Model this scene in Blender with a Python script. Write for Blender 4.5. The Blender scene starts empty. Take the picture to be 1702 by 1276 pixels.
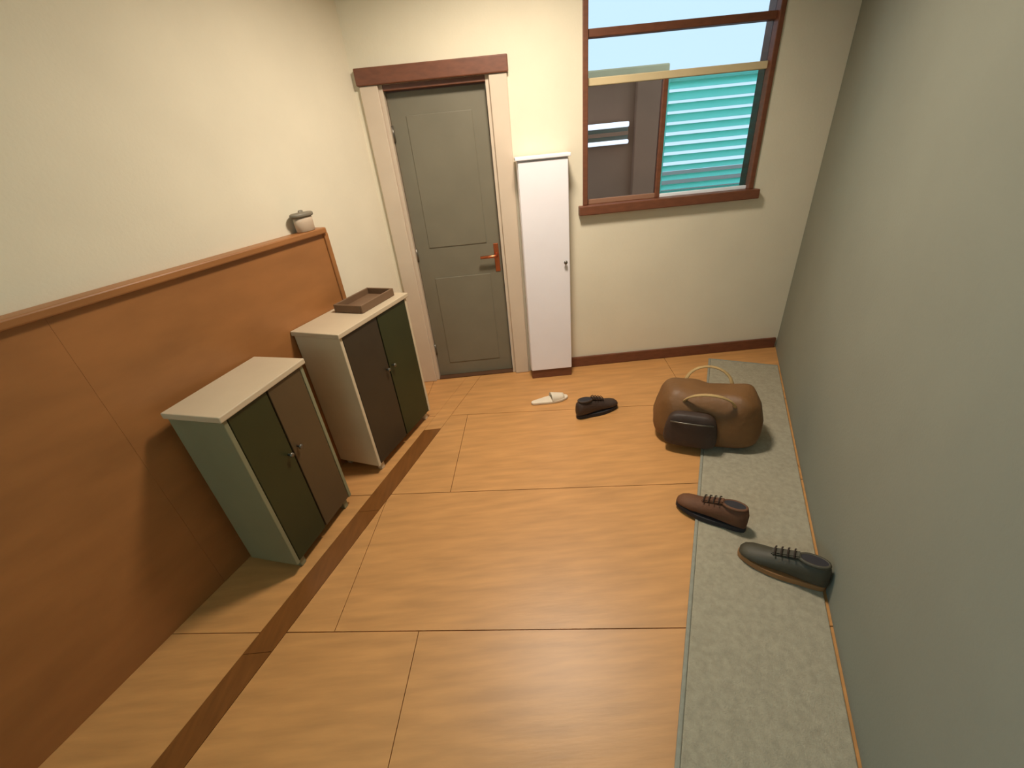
import bpy, bmesh, math, random
from mathutils import Vector, Matrix, noise
random.seed(4)
S = bpy.context.scene
C = S.collection

# ------------------------------------------------------------------ camera
F_PX, PITCH, ROLL, EYE = 696.0, math.radians(30), math.radians(5.7), 1.65
cd = bpy.data.cameras.new('camera'); cam = bpy.data.objects.new('camera', cd); C.objects.link(cam)
cd.sensor_fit = 'HORIZONTAL'; cd.sensor_width = 36.0; cd.lens = F_PX / 1702 * 36.0
cd.clip_start = 0.02; cd.clip_end = 200
fwd = Vector((0, math.cos(PITCH), -math.sin(PITCH))); rt = Vector((1, 0, 0)); up = rt.cross(fwd)
cx = math.cos(ROLL) * rt - math.sin(ROLL) * up
cy = math.sin(ROLL) * rt + math.cos(ROLL) * up
m = Matrix.Identity(4)
for i in range(3):
    m[i][0] = cx[i]; m[i][1] = cy[i]; m[i][2] = -fwd[i]
m[2][3] = EYE
cam.matrix_world = m
S.camera = cam

# ------------------------------------------------------------------ sky, lamps, exposure
w = bpy.data.worlds.new('overcast_sky'); S.world = w; w.use_nodes = True
bg = w.node_tree.nodes['Background']
bg.inputs['Color'].default_value = (0.57, 0.81, 1.0, 1); bg.inputs['Strength'].default_value = 1.15

def lamp(name, kind, loc, energy, color, **kw):
    l = bpy.data.lights.new(name, kind); l.energy = energy; l.color = color
    for k, v in kw.items(): setattr(l, k, v)
    o = bpy.data.objects.new(name, l); C.objects.link(o); o.location = loc
    return o
# the warm ceiling lamp of the hall (its glass dome is built further down)
LAMP = Vector((0.22, 2.02, 2.85))
lamp('ceiling_lamp_light', 'AREA', LAMP - Vector((0, 0, 0.135)), 44, (1.0, 0.91, 0.775), shape='DISK', size=0.38, spread=math.radians(156))
# cool fill lamp added outside an invented window in the left wall beside the camera
LSLOPE = 0.41
def left_x(y): return -1.45 + LSLOPE * (y - 1.35)
WALLDIR = Vector((LSLOPE, 1, 0)).normalized(); WALLN = Vector((WALLDIR.y, -WALLDIR.x, 0))
fill = lamp('cool_fill_light', 'AREA', Vector((left_x(-0.45), -0.45, 1.5)) - WALLN * 0.16, 95, (0.36, 0.76, 1.0),
           shape='RECTANGLE', size=0.8, size_y=1.0)
fill.rotation_euler = WALLN.to_track_quat('-Z', 'Z').to_euler()

S.view_settings.view_transform = 'Standard'; S.view_settings.look = 'None'
S.view_settings.gamma = 1; S.view_settings.use_curve_mapping = False
S.view_settings.exposure = 0.0

# ------------------------------------------------------------------ materials
def srgb(c):
    return tuple(((x / 255) / 12.92 if x / 255 <= 0.04045 else ((x / 255 + 0.055) / 1.055) ** 2.4) for x in c)
MATS = {}
def mat(name, rgb, rough=0.6, var=0.08, scale=8.0, stretch=(1, 1, 1), bump=0.0, bscale=60.0, metal=0.0, spec=0.5, transl=0.0):
    if name in MATS: return MATS[name]
    mt = bpy.data.materials.new(name); mt.use_nodes = True
    nt = mt.node_tree; b = nt.nodes['Principled BSDF']
    col = srgb(rgb)
    tc = nt.nodes.new('ShaderNodeTexCoord'); mp = nt.nodes.new('ShaderNodeMapping')
    mp.inputs['Scale'].default_value = stretch
    nt.links.new(tc.outputs['Object'], mp.inputs['Vector'])
    nz = nt.nodes.new('ShaderNodeTexNoise'); nz.inputs['Scale'].default_value = scale; nz.inputs['Detail'].default_value = 5
    nt.links.new(mp.outputs['Vector'], nz.inputs['Vector'])
    cr = nt.nodes.new('ShaderNodeValToRGB')
    cr.color_ramp.elements[0].position = 0.3; cr.color_ramp.elements[1].position = 0.7
    cr.color_ramp.elements[0].color = tuple(max(0, x * (1 - var)) for x in col) + (1,)
    cr.color_ramp.elements[1].color = tuple(min(1, x * (1 + var)) for x in col) + (1,)
    nt.links.new(nz.outputs['Fac'], cr.inputs['Fac']); nt.links.new(cr.outputs['Color'], b.inputs['Base Color'])
    b.inputs['Roughness'].default_value = rough; b.inputs['Metallic'].default_value = metal
    b.inputs['Specular IOR Level'].default_value = spec
    if bump:
        n2 = nt.nodes.new('ShaderNodeTexNoise'); n2.inputs['Scale'].default_value = bscale; n2.inputs['Detail'].default_value = 4
        nt.links.new(mp.outputs['Vector'], n2.inputs['Vector'])
        bp = nt.nodes.new('ShaderNodeBump'); bp.inputs['Strength'].default_value = bump; bp.inputs['Distance'].default_value = 0.01
        nt.links.new(n2.outputs['Fac'], bp.inputs['Height']); nt.links.new(bp.outputs['Normal'], b.inputs['Normal'])
    if transl:
        tr = nt.nodes.new('ShaderNodeBsdfTranslucent'); tr.inputs['Color'].default_value = col + (1,)
        mx = nt.nodes.new('ShaderNodeMixShader'); mx.inputs['Fac'].default_value = transl
        nt.links.new(b.outputs[0], mx.inputs[1]); nt.links.new(tr.outputs[0], mx.inputs[2])
        nt.links.new(mx.outputs[0], nt.nodes['Material Output'].inputs['Surface'])
    MATS[name] = mt
    return mt
def glass(name):
    mt = bpy.data.materials.new(name); mt.use_nodes = True; nt = mt.node_tree
    nt.nodes.remove(nt.nodes['Principled BSDF'])
    t = nt.nodes.new('ShaderNodeBsdfTransparent'); g = nt.nodes.new('ShaderNodeBsdfGlossy'); g.inputs['Roughness'].default_value = 0.02
    f = nt.nodes.new('ShaderNodeFresnel'); f.inputs['IOR'].default_value = 1.35
    x = nt.nodes.new('ShaderNodeMixShader')
    nt.links.new(f.outputs[0], x.inputs[0]); nt.links.new(t.outputs[0], x.inputs[1]); nt.links.new(g.outputs[0], x.inputs[2])
    nt.links.new(x.outputs[0], nt.nodes['Material Output'].inputs['Surface'])
    return mt
def emit(name, rgb, s):
    mt = bpy.data.materials.new(name); mt.use_nodes = True; b = mt.node_tree.nodes['Principled BSDF']
    b.inputs['Base Color'].default_value = (0.9, 0.88, 0.82, 1)
    b.inputs['Emission Color'].default_value = srgb(rgb) + (1,); b.inputs['Emission Strength'].default_value = s
    return mt

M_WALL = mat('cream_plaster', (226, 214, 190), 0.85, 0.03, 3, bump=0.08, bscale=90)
M_WALLR = mat('shade_toned_plaster', (134, 133, 117), 0.85, 0.03, 3, bump=0.08, bscale=90)  # weak light on the right wall is put into this darker plaster colour
M_CEIL = mat('white_ceiling', (232, 228, 218), 0.9, 0.02, 3)
M_FLOOR = mat('orange_wood', (194, 140, 84), 0.42, 0.13, 3.0, (1.2, 9, 9), bump=0.03, bscale=14)
M_INLAY = mat('dark_stained_wood', (120, 74, 34), 0.3, 0.15, 5, (9, 1.2, 9))
M_SUB = mat('dark_joint', (84, 52, 26), 0.9)
M_DADO = mat('brown_orange_wood', (158, 104, 58), 0.42, 0.13, 3.0, (9, 1.0, 3), bump=0.04, bscale=18)
M_TRIM = mat('red_brown_wood', (112, 66, 44), 0.45, 0.15, 6, (3, 3, 9))
M_CASE = mat('pale_pink_beige_paint', (206, 186, 164), 0.55, 0.04, 5)
M_DOOR = mat('grey_green_paint', (118, 110, 92), 0.5, 0.05, 6)
M_COPPER = mat('copper', (196, 110, 72), 0.3, 0.05, 20, metal=0.9)
M_WHITE = mat('white_gloss_paint', (240, 233, 236), 0.35, 0.02, 4)
M_CREAMTOP = mat('cream_laminate', (196, 176, 148), 0.5, 0.04, 6)
M_BEIGE = mat('beige_laminate', (206, 188, 158), 0.55, 0.05, 6)
M_GG = mat('grey_green_laminate', (128, 126, 98), 0.5, 0.05, 6)
M_DKGREEN = mat('dark_green_laminate', (44, 48, 18), 0.5, 0.08, 6)
M_DKBROWN = mat('dark_brown_laminate', (54, 44, 30), 0.5, 0.08, 6)
M_MIDBROWN = mat('brown_laminate', (84, 66, 42), 0.5, 0.08, 6)
M_METAL = mat('grey_metal', (120, 114, 104), 0.35, 0.05, 12, metal=0.8)
M_BAG = mat('brown_leather', (112, 76, 40), 0.55, 0.15, 7, bump=0.25, bscale=40)
M_BAGD = mat('dark_brown_leather', (58, 42, 34), 0.6, 0.15, 9, bump=0.25, bscale=40)
M_STRAP = mat('tan_webbing', (170, 140, 92), 0.8, 0.1, 40)
M_SHOE = mat('brown_suede', (96, 60, 36), 0.75, 0.15, 14, bump=0.15, bscale=120)
M_SHOE2 = mat('olive_black_leather', (66, 60, 46), 0.6, 0.12, 14, bump=0.1, bscale=80)
M_SOLE = mat('dark_rubber', (40, 36, 40), 0.8, 0.1, 20)
M_SOLET = mat('tan_sole', (150, 104, 62), 0.7, 0.1, 20)
M_SLIP = mat('white_foam', (222, 206, 184), 0.7, 0.04, 20)
M_LACE = mat('dark_lace', (52, 38, 30), 0.9, 0.1, 60)
M_RUG = mat('pale_grey_wool', (158, 149, 128), 0.95, 0.12, 50, bump=0.4, bscale=220)
M_RUGB = mat('grey_binding', (142, 140, 126), 0.9, 0.08, 60)
M_SLAT = mat('pale_turquoise_slat', (200, 255, 246), 0.5, 0.05, 5, transl=0.9)
M_NEIGH = mat('grey_brown_render', (150, 108, 84), 0.9, 0.06, 3, bump=0.1)
M_COPING = mat('beige_stone', (214, 192, 150), 0.85, 0.06, 5)
M_EXTW = mat('white_exterior_paint', (246, 248, 255), 0.4, 0.02, 5)
M_GROUND = mat('garden_paving', (128, 124, 112), 0.9, 0.1, 3)
M_LID = mat('grey_lid', (122, 112, 96), 0.5, 0.05, 10)
M_CAN = mat('pinkish_beige_card', (196, 172, 148), 0.7, 0.04, 10)
M_TRAY = mat('brown_tray', (112, 84, 60), 0.6, 0.1, 10)
M_GLASS = glass('window_glass')

# ------------------------------------------------------------------ mesh helpers
def link(name, me, material=None, parent=None, loc=(0, 0, 0), rz=0.0):
    o = bpy.data.objects.new(name, me); C.objects.link(o)
    if material and me: me.materials.append(material)
    o.parent = parent; o.location = loc; o.rotation_euler = (0, 0, rz)
    return o
def empty(name, loc, rz=0.0):
    o = bpy.data.objects.new(name, None); C.objects.link(o); o.location = loc; o.rotation_euler = (0, 0, rz)
    o.empty_display_size = 0.1
    return o
def tag(o, label=None, cat=None, group=None, kind=None):
    if label: o['label'] = label
    if cat: o['category'] = cat
    if group: o['group'] = group
    if kind: o['kind'] = kind
    return o
def finish(bm, name, smooth=False):
    bmesh.ops.recalc_face_normals(bm, faces=bm.faces)
    me = bpy.data.meshes.new(name); bm.to_mesh(me); bm.free()
    if smooth:
        for p in me.polygons: p.use_smooth = True
    return me
def box_me(name, x0, x1, y0, y1, z0, z1, bev=0.0, seg=2):
    bm = bmesh.new()
    bmesh.ops.create_cube(bm, size=1)
    for v in bm.verts:
        v.co = Vector((x0 if v.co.x < 0 else x1, y0 if v.co.y < 0 else y1, z0 if v.co.z < 0 else z1))
    if bev:
        bmesh.ops.bevel(bm, geom=list(bm.edges), offset=bev, segments=seg, affect='EDGES', profile=0.5)
    return finish(bm, name)
def box(name, x0, x1, y0, y1, z0, z1, material, parent=None, bev=0.004, loc=(0, 0, 0), rz=0.0):
    return link(name, box_me(name, x0, x1, y0, y1, z0, z1, bev), material, parent, loc, rz)
def prism(name, pts, z0, z1, material, parent=None, bev=0.0):
    bm = bmesh.new()
    f = bm.faces.new([bm.verts.new((p[0], p[1], z0)) for p in pts])
    r = bmesh.ops.extrude_face_region(bm, geom=[f])
    for v in r['geom']:
        if isinstance(v, bmesh.types.BMVert): v.co.z = z1
    if bev: bmesh.ops.bevel(bm, geom=list(bm.edges), offset=bev, segments=2, affect='EDGES', profile=0.5)
    return link(name, finish(bm, name), material, parent)
def tube(name, pts, r, material, parent=None, n=8, closed=False, flat=1.0):
    bm = bmesh.new(); rings = []
    P = [Vector(p) for p in pts]
    for i, p in enumerate(P):
        a = P[(i - 1) % len(P)] if (closed or i) else p
        b = P[(i + 1) % len(P)] if (closed or i < len(P) - 1) else p
        t = (b - a).normalized()
        h = Vector((0, 0, 1)) if abs(t.z) < 0.9 else Vector((0, 1, 0))
        s = t.cross(h).normalized(); q = s.cross(t)
        rings.append([bm.verts.new(p + s * r * math.cos(2 * math.pi * k / n) + q * r * flat * math.sin(2 * math.pi * k / n)) for k in range(n)])
    cnt = len(P) if closed else len(P) - 1
    for i in range(cnt):
        A, B = rings[i], rings[(i + 1) % len(P)]
        for k in range(n): bm.faces.new((A[k], A[(k + 1) % n], B[(k + 1) % n], B[k]))
    if not closed:
        bm.faces.new(rings[0]); bm.faces.new(rings[-1])
    return link(name, finish(bm, name, True), material, parent)
def lathe(name, prof, material, parent=None, n=32, loc=(0, 0, 0)):
    bm = bmesh.new(); rings = []
    for r, z in prof:
        rings.append([bm.verts.new((r * math.cos(2 * math.pi * k / n), r * math.sin(2 * math.pi * k / n), z)) for k in range(n)])
    for A, B in zip(rings, rings[1:]):
        for k in range(n): bm.faces.new((A[k], A[(k + 1) % n], B[(k + 1) % n], B[k]))
    bm.faces.new(rings[0]); bm.faces.new(rings[-1])
    return link(name, finish(bm, name, True), material, parent, loc)

# ------------------------------------------------------------------ room shell
BY = 3.05                                    # back wall
RSLOPE = 0.50
def right_x(y): return 2.20 + RSLOPE * (y - BY)
REAR, TOP = -1.0, 2.85
T = 0.12
def wall_with_hole(name, origin, direction, length, holes, normal, material=M_WALL, thick=T):
    """vertical wall from origin along direction; holes = [(s0, s1, z0, z1)], room on the side of normal"""
    bm = bmesh.new()
    ss = sorted({0.0, length} | {h[0] for h in holes} | {h[1] for h in holes})
    zs = sorted({0.0, TOP} | {h[2] for h in holes} | {h[3] for h in holes})
    o = Vector(origin); d = Vector(direction); nn = Vector(normal)
    def solid(i, j):
        if i < 0 or j < 0 or i >= len(ss) - 1 or j >= len(zs) - 1: return False
        a = (ss[i] + ss[i + 1]) / 2; b = (zs[j] + zs[j + 1]) / 2
        return not any(h[0] < a < h[1] and h[2] < b < h[3] for h in holes)
    V = {}
    def v(i, j, k):
        if (i, j, k) not in V: V[(i, j, k)] = bm.verts.new(o + d * ss[i] + Vector((0, 0, zs[j])) - nn * thick * k)
        return V[(i, j, k)]
    for i in range(len(ss) - 1):
        for j in range(len(zs) - 1):
            if not solid(i, j): continue
            for k in (0, 1): bm.faces.new((v(i, j, k), v(i + 1, j, k), v(i + 1, j + 1, k), v(i, j + 1, k)))
            if not solid(i - 1, j): bm.faces.new((v(i, j, 0), v(i, j + 1, 0), v(i, j + 1, 1), v(i, j, 1)))
            if not solid(i + 1, j): bm.faces.new((v(i + 1, j, 0), v(i + 1, j + 1, 0), v(i + 1, j + 1, 1), v(i + 1, j, 1)))
            if not solid(i, j - 1): bm.faces.new((v(i, j, 0), v(i + 1, j, 0), v(i + 1, j, 1), v(i, j, 1)))
            if not solid(i, j + 1): bm.faces.new((v(i, j + 1, 0), v(i + 1, j + 1, 0), v(i + 1, j + 1, 1), v(i, j + 1, 1)))
    return tag(link(name, finish(bm, name), material), kind='structure')

LX, RX = left_x(BY), right_x(BY)
# door opening and window opening in the back wall
DX0, DX1, DTOP = -0.62, 0.05, 2.00
WX0, WX1, WZ0, WZ1 = 0.60, 1.76, 1.19, 2.46
XB = LX - 0.2
wall_with_hole('wall_back', (XB, BY, 0), (1, 0, 0), RX + 0.25 - XB,
               [(DX0 - XB, DX1 - XB, 0.0, DTOP), (WX0 - XB, WX1 - XB, WZ0, WZ1)], (0, -1, 0))
lstart = Vector((left_x(REAR - 0.1), REAR - 0.1, 0))
llen = (Vector((LX, BY, 0)) - lstart).length
def ls(y): return (Vector((left_x(y), y, 0)) - lstart).length
wall_with_hole('wall_left', lstart, WALLDIR, llen, [(ls(-0.45) - 0.42, ls(-0.45) + 0.42, 0.98, 2.02)], WALLN)
RDIR = Vector((RSLOPE, 1, 0)).normalized()
rs = Vector((right_x(REAR - 0.1), REAR - 0.1, 0))
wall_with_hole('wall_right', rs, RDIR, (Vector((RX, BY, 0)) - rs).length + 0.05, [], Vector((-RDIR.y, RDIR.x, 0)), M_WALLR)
wall_with_hole('wall_rear', (left_x(REAR) - 0.1, REAR, 0), (1, 0, 0), right_x(REAR) - left_x(REAR) + 0.2, [], (0, 1, 0))
foot = [(left_x(REAR - 0.1) - 0.12, REAR - 0.12), (right_x(REAR - 0.1) + 0.12, REAR - 0.12), (RX + 0.2, BY + T), (LX - 0.2, BY + T)]
tag(prism('ceiling', foot, TOP, TOP + 0.1, M_CEIL), kind='structure')
floor = tag(prism('floor', foot, -0.12, -0.012, M_SUB), kind='structure')

# ---- floor boards: wide wooden sheets laid in rows across the hall, a thin joint between them
def clip(poly, a, b, c):
    """keep a*x + b*y <= c"""
    out = []
    for i, p in enumerate(poly):
        q = poly[(i + 1) % len(poly)]
        dp = a * p[0] + b * p[1] - c; dq = a * q[0] + b * q[1] - c
        if dp <= 0: out.append(p)
        if dp * dq < 0:
            t = dp / (dp - dq); out.append((p[0] + (q[0] - p[0]) * t, p[1] + (q[1] - p[1]) * t))
    return out
INLAY = 0.30; INW = 0.115                     # inlay strip: distance from the left wall line and width (measured along x)
def inl_x(y): return -1.29 + 0.38 * (y - 0.61) # left edge of the inlay
def region_clip(poly, side):
    # room bounds
    poly = clip(poly, 0, 1, BY); poly = clip(poly, 0, -1, -REAR)
    poly = clip(poly, -1, LSLOPE, 1.45 + LSLOPE * 1.35)
    poly = clip(poly, 1, -RSLOPE, 2.20 - RSLOPE * BY)
    k = -1.29 - 0.38 * 0.61
    if side == 'main': poly = clip(poly, -1, 0.38, -(k + INW + 0.002))
    if side == 'edge': poly = clip(poly, 1, -0.38, k - 0.002)
    if side == 'inlay': poly = clip(clip(poly, 1, -0.38, k + INW), -1, 0.38, -k)
    return poly
FA = math.radians(-5)
fu = Vector((math.cos(FA), math.sin(FA))); fv = Vector((-math.sin(FA), math.cos(FA)))
def frect(u0, u1, v0, v1):
    return [tuple(fu * a + fv * b) for a, b in ((u0, v0), (u1, v0), (u1, v1), (u0, v1))]
ROW0, ROWH = 0.93, 0.76
for r in range(-3, 4):
    v0 = ROW0 + r * ROWH; v1 = v0 + ROWH
    off = 0.35 * (r % 2)
    for cidx in range(-3, 4):
        u0 = cidx * 1.9 + off - 0.9
        for side in ('main', 'edge'):
            pl = region_clip(frect(u0 + 0.0015, u0 + 1.9 - 0.0015, v0 + 0.002, v1 - 0.002), side)
            if len(pl) >= 3: prism('floor_board', pl, -0.012, 0.0 - random.random() * 0.0006, M_FLOOR, floor)
for i in range(6):
    y0 = -1.15 + i * 0.7
    pl = region_clip([(-4, y0 + 0.001), (3, y0 + 0.001), (3, y0 + 0.699), (-4, y0 + 0.699)], 'inlay')
    if len(pl) >= 3: prism('inlay_board', pl, -0.012, 0.0005, M_INLAY if y0 < 1.9 else M_FLOOR, floor)

# ---- wooden dado on the left wall with its cap rail (drawn in wall coordinates: +x out of the wall, +y along it)
LRZ = math.atan2(WALLDIR.y, WALLDIR.x) - math.pi / 2
def wall_pt(y): return Vector((left_x(y), y, 0))
DEND = 2.46
dado = tag(empty('trim_1', wall_pt(REAR + 0.02), LRZ), 'orange brown wooden panelling covering the lower left wall', kind='structure')
dl = (wall_pt(DEND) - wall_pt(REAR + 0.02)).length
n = 3
for i in range(n):
    a = dl * i / n; b = dl * (i + 1) / n
    box('panel', 0, 0.05, a, b, 0.0, 1.305, M_DADO, dado, bev=0.0012)
box('cap_rail', 0, 0.075, 0, dl + 0.012, 1.305, 1.335, M_DADO, dado, bev=0.006)
box('end_post', 0, 0.06, dl, dl + 0.03, 0, 1.305, M_DADO, dado, bev=0.004)

# ---- baseboards
bb = tag(box('baseboard_back', DX1 + 0.13, RX - 0.02, BY - 0.018, BY, 0.0005, 0.085, M_TRIM, bev=0.004), kind='structure')

# ---- door
door = tag(empty('door_1', (0, BY, 0)), 'grey green door with copper lever in a brown headed frame', kind='structure')
LEAF = 0.055
box('door_leaf', DX0 + 0.032, DX1 - 0.032, LEAF, LEAF + 0.04, 0.008, DTOP - 0.035, M_DOOR, door, 0.003)
for (a, b) in ((0.12, 0.82), (1.04, 1.84)):       # shallow raised fields of the leaf
    box('door_field', DX0 + 0.13, DX1 - 0.13, LEAF - 0.005, LEAF + 0.002, a, b, M_DOOR, door, 0.003)
for s, x in ((0, DX0), (1, DX1 - 0.03)):
    box('jamb', x, x + 0.03, 0.002, T, 0, DTOP, M_CASE, door, 0.002)
box('head_jamb', DX0 + 0.03, DX1 - 0.03, 0.002, T, DTOP - 0.03, DTOP, M_TRIM, door, 0.002)
box('casing', DX0 - 0.10, DX0 + 0.008, -0.022, 0, 0, DTOP, M_CASE, door, 0.005)
box('casing', DX1 - 0.008, DX1 + 0.10, -0.022, 0, 0, DTOP, M_CASE, door, 0.005)
box('header', DX0 - 0.11, DX1 + 0.11, -0.034, 0, DTOP, DTOP + 0.085, M_TRIM, door, 0.006)
box('threshold', DX0 + 0.03, DX1 - 0.03, 0.0, T, 0, 0.008, M_SUB, door, 0.002)
pl_ = box('handle_plate', DX1 - 0.085, DX1 - 0.05, LEAF - 0.006, LEAF, 0.83, 1.03, M_COPPER, door, 0.003)
tube('handle', [(DX1 - 0.068, LEAF, 0.95), (DX1 - 0.068, LEAF - 0.045, 0.95), (DX1 - 0.08, LEAF - 0.052, 0.95), (DX1 - 0.185, LEAF - 0.05, 0.948)], 0.0105, M_COPPER, door)
for z in (0.25, 1.0, 1.75):
    tube('hinge', [(DX0 + 0.034, LEAF - 0.006, z - 0.045), (DX0 + 0.034, LEAF - 0.006, z + 0.045)], 0.008, M_METAL, door)

# ---- window: brown frame, dark upper rail, cream transom, two lower casements, the right one with a louvred shutter
win = tag(empty('window_1', (0, BY, 0)), 'brown framed window with bright sky panes and turquoise slatted shutter', kind='structure')
FR = 0.032
box('frame_side', WX0, WX0 + FR, -0.012, T, WZ0 + 0.04, WZ1, M_TRIM, win, 0.004)
box('frame_side', WX1 - FR, WX1, -0.012, T, WZ0 + 0.04, WZ1, M_TRIM, win, 0.004)
box('frame_head', WX0, WX1, -0.012, T, WZ1 - FR, WZ1, M_TRIM, win, 0.004)
box('sill', WX0 - 0.03, WX1 + 0.03, -0.05, T + 0.03, WZ0 - 0.02, WZ0 + 0.04, M_TRIM, win, 0.006)
box('upper_rail', WX0 + FR, WX1 - FR, 0.01, 0.07, 2.125, 2.165, M_TRIM, win, 0.004)
box('transom_bar', WX0 + FR, WX1 - FR, 0.02, 0.06, 1.895, 1.935, M_COPING, win, 0.004)
MX = 1.115
box('mullion', MX - 0.016, MX + 0.016, 0.02, 0.06, WZ0 + 0.04, 1.895, M_TRIM, win, 0.004)
box('casement_bottom', WX0 + FR, MX - 0.016, 0.022, 0.055, WZ0 + 0.04, WZ0 + 0.07, M_NEIGH, win, 0.003)
box('lower_rail', MX + 0.016, WX1 - FR, 0.022, 0.055, WZ0 + 0.04, WZ0 + 0.062, M_EXTW, win, 0.003)
for x0, x1, z0, z1 in ((WX0 + FR, WX1 - FR, 2.165, WZ1 - FR), (WX0 + FR, WX1 - FR, 1.935, 2.125),
                       (WX0 + FR, MX - 0.016, WZ0 + 0.07, 1.895), (MX + 0.016, WX1 - FR, WZ0 + 0.062, 1.895)):
    box('pane', x0, x1, 0.038, 0.042, z0, z1, M_GLASS, win, 0)
sh = tag(empty('louvred_shutter', (0, BY + 0.10, 0)), 'pale turquoise slatted shutter outside the right half of the window', 'shutter')
sx0, sx1, sz0, sz1 = MX + 0.03, WX1 + 0.07, WZ0 + 0.03, 1.93
for nm, a, b, c, d in (('stile', sx0, sx0 + 0.035, sz0, sz1), ('stile', sx1 - 0.035, sx1, sz0, sz1),
                       ('rail', sx0 + 0.035, sx1 - 0.035, sz0, sz0 + 0.03), ('rail', sx0 + 0.035, sx1 - 0.035, sz1 - 0.045, sz1)):
    box(nm, a, b, 0.03, 0.06, c, d, M_SLAT, sh, 0.004)
ns = 11
slat_me = box_me('slat', sx0 + 0.03, sx1 - 0.03, -0.03, 0.03, -0.003, 0.003, 0.0015, 1); slat_me.materials.append(M_SLAT)
for i in range(ns):
    z = sz0 + 0.055 + (sz1 - sz0 - 0.12) * i / (ns - 1)
    o = link('slat', slat_me, None, sh, (0, 0.045, z)); o.rotation_euler = (math.radians(-40 + random.uniform(-6, 6)), 0, 0)

# ---- unseen window added beside the camera (out of the frame) to carry the cool fill
w2 = tag(empty('added_window', wall_pt(-0.45), LRZ), 'unseen window added in the left wall beside the viewer for cool fill light', kind='structure')
for nm, a in (('frame_side', (-0.42, -0.38, 0.98, 2.02)), ('frame_side', (0.38, 0.42, 0.98, 2.02)),
              ('frame_bottom', (-0.38, 0.38, 0.98, 1.02)), ('frame_head', (-0.38, 0.38, 1.98, 2.02)), ('mullion', (-0.015, 0.015, 1.02, 1.98))):
    box(nm, -T, 0.01, a[0], a[1], a[2], a[3], M_TRIM, w2, 0.003)

# ---- ceiling lamp (above the frame)
cl = tag(empty('ceiling_lamp', (LAMP.x, LAMP.y, TOP)), 'round glass ceiling lamp in the middle of the hall', 'lamp')
lathe('ceiling_plate', [(0.13, -0.03), (0.15, -0.02), (0.15, 0.0)], M_METAL, cl)
lathe('glass_dome', [(0.03, -0.125), (0.12, -0.11), (0.19, -0.075), (0.21, -0.035), (0.16, -0.028)], emit('lamp_glass', (255, 214, 150), 3.0), cl)

# ------------------------------------------------------------------ outside the window
tag(box('ground_outside', -6, 14, BY + T + 0.02, 22, -0.35, -0.25, M_GROUND, bev=0), kind='structure')
nb = tag(empty('garden_wall', (1.6, 5.2, -0.25)), 'grey brown wall with beige coping seen through the window', 'wall')
box('wall_body', -4.5, 0.22, 0, 0.25, 0, 2.36, M_NEIGH, nb, 0.01)
box('coping', -4.6, 0.3, -0.05, 0.30, 2.36, 2.44, M_COPING, nb, 0.015)
box('pier', -0.03, 0.22, -0.08, 0, 0, 2.36, M_NEIGH, nb, 0.01)
hb = tag(empty('outdoor_light', (1.26, 5.2, 1.60)), 'outdoor light with two lit white tubes seen through the left window pane', 'light')
M_TUBE = emit('cool_white_tube', (222, 232, 255), 0.95)
box('housing', -0.20, 0.24, -0.05, 0, -0.08, 0.125, M_METAL, hb, 0.006)
box('tube_diffuser', -0.26, 0.24, -0.09, -0.05, 0.075, 0.125, M_TUBE, hb, 0.012)
box('tube_diffuser', -0.20, 0.24, -0.09, -0.05, -0.08, -0.04, M_TUBE, hb, 0.012)
box('centre_strip', -0.20, 0.24, -0.065, -0.05, 0.0, 0.035, M_NEIGH, hb, 0.003)

# ------------------------------------------------------------------ slim white cupboard beside the door
cb = tag(empty('slim_cupboard', (0.165, BY, 0)), 'tall slim white cupboard on a brown plinth right of the door', 'cupboard')
CW, CDp, CH = 0.32, 0.15, 1.56
box('body', 0.0, CW, -CDp + 0.02, -0.02, 0.07, CH - 0.02, M_WHITE, cb, 0.003)
cdoor = box('cupboard_door', 0.004, CW - 0.004, -CDp, -CDp + 0.019, 0.074, CH - 0.03, M_WHITE, cb, 0.004)
lathe('knob', [(0.006, 0.0), (0.006, 0.012), (0.013, 0.018), (0.010, 0.026)], M_METAL, cdoor, 16, (CW - 0.035, -CDp, 0.9)).rotation_euler = (math.pi / 2, 0, 0)
box('top', -0.012, CW + 0.012, -CDp - 0.012, -0.02, CH - 0.02, CH, M_WHITE, cb, 0.004)
box('plinth', 0.004, CW - 0.004, -CDp + 0.01, -0.02, 0.0, 0.07, M_TRIM, cb, 0.003)

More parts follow.
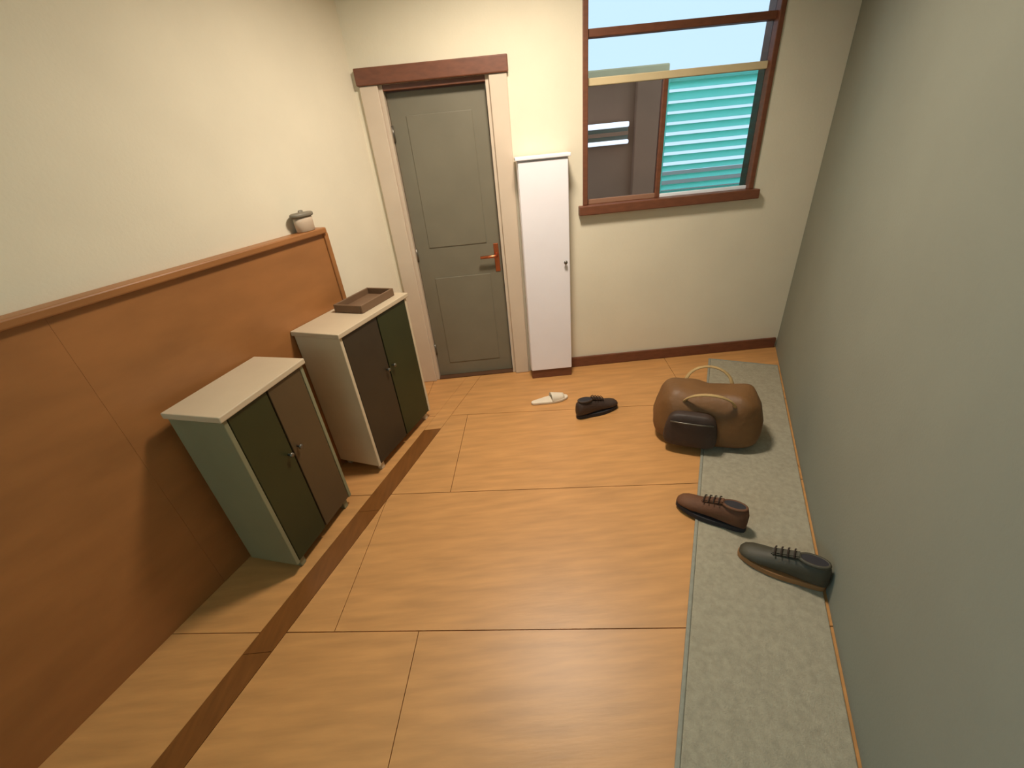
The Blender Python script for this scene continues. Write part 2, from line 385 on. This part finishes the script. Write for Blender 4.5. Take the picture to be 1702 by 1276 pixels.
# ------------------------------------------------------------------ two slim shoe cabinets against the dado
def cabinet(label, y0, gap, length, depth, height, m_end, m_door_near, m_door_far, m_top, tw=0.0):
    # local axes: +x out of the wall, +y along the wall away from the viewer
    base = wall_pt(y0) + WALLN * gap
    c = tag(empty('shoe_cabinet', base, LRZ + tw), label, 'cabinet')
    t = 0.02
    box('end_panel', 0, depth, 0, t, 0.05, height - t, m_end, c, 0.003)
    box('end_panel', 0, depth, length - t, length, 0.05, height - t, m_end, c, 0.003)
    box('back_panel', 0, 0.01, t, length - t, 0.05, height - t, m_end, c, 0.001)
    box('bottom_panel', 0.01, depth - 0.02, t, length - t, 0.05, 0.07, m_end, c, 0.002)
    box('shelf', 0.01, depth - 0.03, t, length - t, height * 0.5, height * 0.5 + 0.018, m_end, c, 0.002)
    box('top_panel', -0.004, depth + 0.012, -0.012, length + 0.012, height - t, height + 0.006, m_top, c, 0.004)
    mid = length / 2
    for a, b, mm, kx in ((t + 0.003, mid - 0.004, m_door_near, mid - 0.03), (mid + 0.004, length - t - 0.003, m_door_far, mid + 0.03)):
        d = box('cabinet_door', depth - 0.02, depth, a, b, 0.058, height - t - 0.006, mm, c, 0.003)
        k = lathe('knob', [(0.005, 0.0), (0.005, 0.012), (0.012, 0.018), (0.009, 0.025)], M_METAL, d, 16, (depth, kx, height * 0.62))
        k.rotation_euler = (0, math.pi / 2, 0)
    for yy in (0.03, length - 0.06):
        for xx in (0.015, depth - 0.045):
            box('foot', xx, xx + 0.03, yy, yy + 0.03, 0.0, 0.05, m_end, c, 0.003)
    return c, base
c1, b1 = cabinet('grey green shoe cabinet with dark green front, nearer the viewer, against wooden panelling', 1.42, 0.115, 0.45, 0.26, 0.88,
             M_GG, M_DKGREEN, M_MIDBROWN, M_CREAMTOP, math.radians(6))
c2, b2 = cabinet('beige sided shoe cabinet with dark doors and a brown tray on top, by the door', 2.08, 0.056, 0.62, 0.29, 0.90,
             M_BEIGE, M_DKBROWN, M_DKGREEN, M_CREAMTOP)
# shallow tray on the far cabinet
p = b2 + WALLDIR * 0.42 + WALLN * 0.15 + Vector((0, 0, 0.9065))
tr = tag(empty('tray', p, LRZ), 'shallow brown tray lying on the shoe cabinet nearest the door', 'tray')
box('tray_base', -0.09, 0.09, -0.15, 0.15, 0, 0.01, M_TRAY, tr, 0.003)
for a in ((-0.095, -0.083, -0.155, 0.155), (0.083, 0.095, -0.155, 0.155), (-0.083, 0.083, -0.155, -0.143), (-0.083, 0.083, 0.143, 0.155)):
    box('rim', a[0], a[1], a[2], a[3], 0.0, 0.045, M_TRAY, tr, 0.003)
# small round tin with grey lid on the end of the dado's cap rail
p = wall_pt(DEND - 0.09) + WALLN * 0.042 + Vector((0, 0, 1.3355))
tn = tag(empty('lidded_tin', p, LRZ), 'small oval pinkish beige tin with a wide grey lid on the panelling ledge', 'tin'); tn.scale = (1, 1.9, 1)
lathe('tin_body', [(0.027, 0.0), (0.030, 0.003), (0.031, 0.045), (0.030, 0.075)], M_CAN, tn)
lathe('lid', [(0.036, 0.072), (0.038, 0.076), (0.038, 0.086), (0.034, 0.090), (0.008, 0.092), (0.008, 0.1), (0.004, 0.103)], M_LID, tn)

# ------------------------------------------------------------------ rug along the right wall
RRZ = math.atan2(RDIR.y, RDIR.x) - math.pi / 2
rug = tag(empty('rug', (right_x(0.45) - 0.004, 0.45, 0.0008), RRZ), 'long pale grey rug lying along the right wall under bag and shoes', 'rug')
box('pile', -0.475, -0.01, -1.2, 2.52, 0.0, 0.011, M_RUG, rug, 0.004)
for a in ((-0.49, -0.475, -1.2, 2.52), (-0.49, -0.01, 2.52, 2.535)):
    box('binding', a[0], a[1], a[2], a[3], 0.0, 0.013, M_RUGB, rug, 0.004)

# ------------------------------------------------------------------ shoes
def shoe_me(name, sections, n=20, smooth=True, cap=True):
    """sections: (y, half_width, z_bottom, z_top, power) lofted along +y (toe)"""
    bm = bmesh.new(); rings = []
    for y, hw, z0, z1, pw in sections:
        ring = []
        for k in range(n):
            a = 2 * math.pi * k / n
            cx_, sz_ = math.cos(a), math.sin(a)
            x = hw * math.copysign(abs(cx_) ** pw, cx_)
            z = (z0 + z1) / 2 + (z1 - z0) / 2 * math.copysign(abs(sz_) ** pw, sz_)
            if sz_ > 0: x *= (1 - 0.35 * sz_)
            ring.append(bm.verts.new((x, y, z)))
        rings.append(ring)
    for A, B in zip(rings, rings[1:]):
        for k in range(n): bm.faces.new((A[k], A[(k + 1) % n], B[(k + 1) % n], B[k]))
    bm.faces.new(rings[0]); bm.faces.new(rings[-1])
    return finish(bm, name, smooth)
def sole_outline(s=1.0, n=28):
    pts = []
    for k in range(n):
        a = 2 * math.pi * k / n
        y = 0.145 * math.sin(a)
        t = (y / 0.145 + 1) / 2
        hw = 0.034 + 0.016 * math.sin(math.pi * min(1, max(0, (t - 0.25) / 0.9))) 
        c = math.cos(a)
        pts.append((hw * s * math.copysign(abs(c) ** 0.7, c), y * s))
    return pts
def shoe(label, loc, rz, m_up, m_sole, group=None, sc=1.1):
    s = tag(empty('shoe', loc, rz), label, 'shoe', group); s.scale = (sc, sc, sc)
    prism('sole', sole_outline(), 0.0, 0.024, m_sole, s, 0.003)
    secs = [(-0.143, 0.018, 0.024, 0.090, 0.85), (-0.136, 0.029, 0.02, 0.114, 0.8), (-0.115, 0.034, 0.02, 0.119, 0.75), (-0.085, 0.036, 0.02, 0.118, 0.72), (-0.045, 0.036, 0.02, 0.108, 0.72),
            (-0.01, 0.038, 0.02, 0.098, 0.75), (0.03, 0.042, 0.02, 0.084, 0.75), (0.07, 0.045, 0.02, 0.070, 0.75), (0.105, 0.042, 0.02, 0.062, 0.78),
            (0.128, 0.033, 0.022, 0.052, 0.82), (0.141, 0.015, 0.024, 0.040, 0.9)]
    link('upper', shoe_me('upper', secs), m_up, s)
    # collar round the foot opening, dark lining inside it
    ring = [(0.024 * math.cos(a), -0.085 + 0.045 * math.sin(a), 0.1155 - 0.0045 * math.sin(a)) for a in [2 * math.pi * k / 20 for k in range(20)]]
    tube('collar', ring, 0.0065, m_up, s, closed=True)
    bm = bmesh.new(); vs = [bm.verts.new((0.92 * x, -0.085 + 0.92 * (y + 0.085), z + 0.005)) for x, y, z in ring]; bm.faces.new(vs)
    r = bmesh.ops.extrude_face_region(bm, geom=list(bm.faces))
    for v in r['geom']:
        if isinstance(v, bmesh.types.BMVert): v.co.z -= 0.02
    link('lining', finish(bm, 'lining'), M_SOLE, s)
    bm = bmesh.new(); bmesh.ops.create_cube(bm, size=1)
    for v in bm.verts:
        v.co = Vector((v.co.x * 0.034, -0.002 + v.co.y * 0.085, 0.100 + v.co.z * 0.012 - (v.co.y * 0.034)))
    bmesh.ops.bevel(bm, geom=list(bm.edges), offset=0.004, segments=2, affect='EDGES')
    link('tongue', finish(bm, 'tongue'), m_up, s)
    for i in range(4):
        y = -0.028 + i * 0.019; z = 0.1135 - (y + 0.002) * 0.40
        tube('lace', [(-0.024, y, z - 0.010), (-0.012, y + 0.003, z), (0.012, y + 0.003, z), (0.024, y, z - 0.010)], 0.0026, M_LACE, s, 6)
    return s
shoe('brown suede lace-up shoe with its toe over the edge of the pale rug', (0.88, 1.38, 0.0142), math.radians(48), M_SHOE, M_SOLE)
shoe('olive black lace-up shoe with tan sole on the rug beside the right wall', (1.03, 1.07, 0.0142), math.radians(50), M_SHOE2, M_SOLET)
shoe('small dark shoe on the orange floor in front of the back wall', (0.56, 2.36, 0.001), math.radians(-70), M_BAGD, M_SOLE)
def slipper(label, loc, rz):
    s = tag(empty('slipper', loc, rz), label, 'slipper')
    prism('sole', sole_outline(0.95), 0.0, 0.018, M_SLIP, s, 0.004)
    bm = bmesh.new(); A = []; nb_ = 10
    for j in range(7):
        y = 0.01 + 0.095 * j / 6; hw = 0.046 - 0.016 * (j / 6) ** 2; h = 0.052 - 0.022 * (j / 6)
        for lay in (0, 1):
            row = []
            for k in range(nb_ + 1):
                a = math.pi * k / nb_
                rr = 1 - lay * 0.09
                row.append(bm.verts.new((hw * rr * math.cos(a), y, 0.012 + h * rr * math.sin(a) ** 0.8)))
            A.append(row)
    for j in range(6):
        for lay in (0, 1):
            P, Q = A[2 * j + lay], A[2 * j + 2 + lay]
            for k in range(nb_): bm.faces.new((P[k], P[k + 1], Q[k + 1], Q[k]))
    for row_a, row_b in ((A[0], A[1]), (A[12], A[13])):
        for k in range(nb_): bm.faces.new((row_a[k], row_a[k + 1], row_b[k + 1], row_b[k]))
    link('strap', finish(bm, 'strap', True), M_SLIP, s)
    return s
slipper('cream white slipper on the orange floor in front of the slim cupboard', (0.26, 2.56, 0.001), math.radians(-80))

# ------------------------------------------------------------------ brown bag near the right wall
def superell(name, a, b, c, e1, e2, nu=40, nv=24, wob=0.0, sag=0.0):
    bm = bmesh.new()
    def sp(x, e): return math.copysign(abs(x) ** e, x)
    rows = []
    for j in range(1, nv):
        v = -math.pi / 2 + math.pi * j / nv; row = []
        for i in range(nu):
            u = 2 * math.pi * i / nu
            p = Vector((a * sp(math.cos(v), e1) * sp(math.cos(u), e2), b * sp(math.cos(v), e1) * sp(math.sin(u), e2), c + c * sp(math.sin(v), e1)))
            t = p.z / (2 * c)
            k = 1 - 0.22 * t ** 2
            p.x *= k; p.y *= k - 0.10 * t
            if wob:
                nn = noise.noise_vector(p * 9.0) * wob * min(1, t * 3)
                p += nn
            p.z -= sag * t * (1 - min(1, abs(p.x) / a)) 
            p.z = max(0.0, p.z)
            row.append(bm.verts.new(p))
        rows.append(row)
    for A, B in zip(rows, rows[1:]):
        for k in range(nu): bm.faces.new((A[k], A[(k + 1) % nu], B[(k + 1) % nu], B[k]))
    bm.faces.new(rows[0]); bm.faces.new(rows[-1])
    return finish(bm, name, True)
bag = tag(empty('duffel_bag', (1.13, 2.02, 0.0145), math.radians(-24)), 'slouching brown leather bag with dark pocket on the pale rug', 'bag')
link('body', superell('body', 0.27, 0.17, 0.16, 0.45, 0.55, wob=0.016, sag=0.05), M_BAG, bag); bag.scale = (1.12, 1.12, 1.12)
pk = link('pocket', superell('pocket', 0.13, 0.045, 0.095, 0.4, 0.5, 28, 16, 0.005), M_BAGD, bag, (-0.07, -0.165, 0.03)); pk.rotation_euler = (0, 0, math.pi)
tube('zip', [(-0.10, 0.035, 0.150), (-0.04, 0.043, 0.152), (0.04, 0.043, 0.152), (0.10, 0.035, 0.150)], 0.004, M_METAL, pk, 6)
for sgn in (-1, 1):
    pts = []
    for k in range(15):
        a = math.pi * k / 14
        pts.append((-0.115 * math.cos(a), sgn * (0.105 + 0.045 * math.sin(a)), 0.24 + 0.085 * math.sin(a)))
    tube('handle', pts, 0.011, M_STRAP, bag, 8, flat=0.5)
tube('zip', [(-0.19, 0.0, 0.262), (-0.1, 0.005, 0.268), (0.0, 0.0, 0.256), (0.1, -0.004, 0.268), (0.19, 0.0, 0.262)], 0.006, M_METAL, bag, 6)
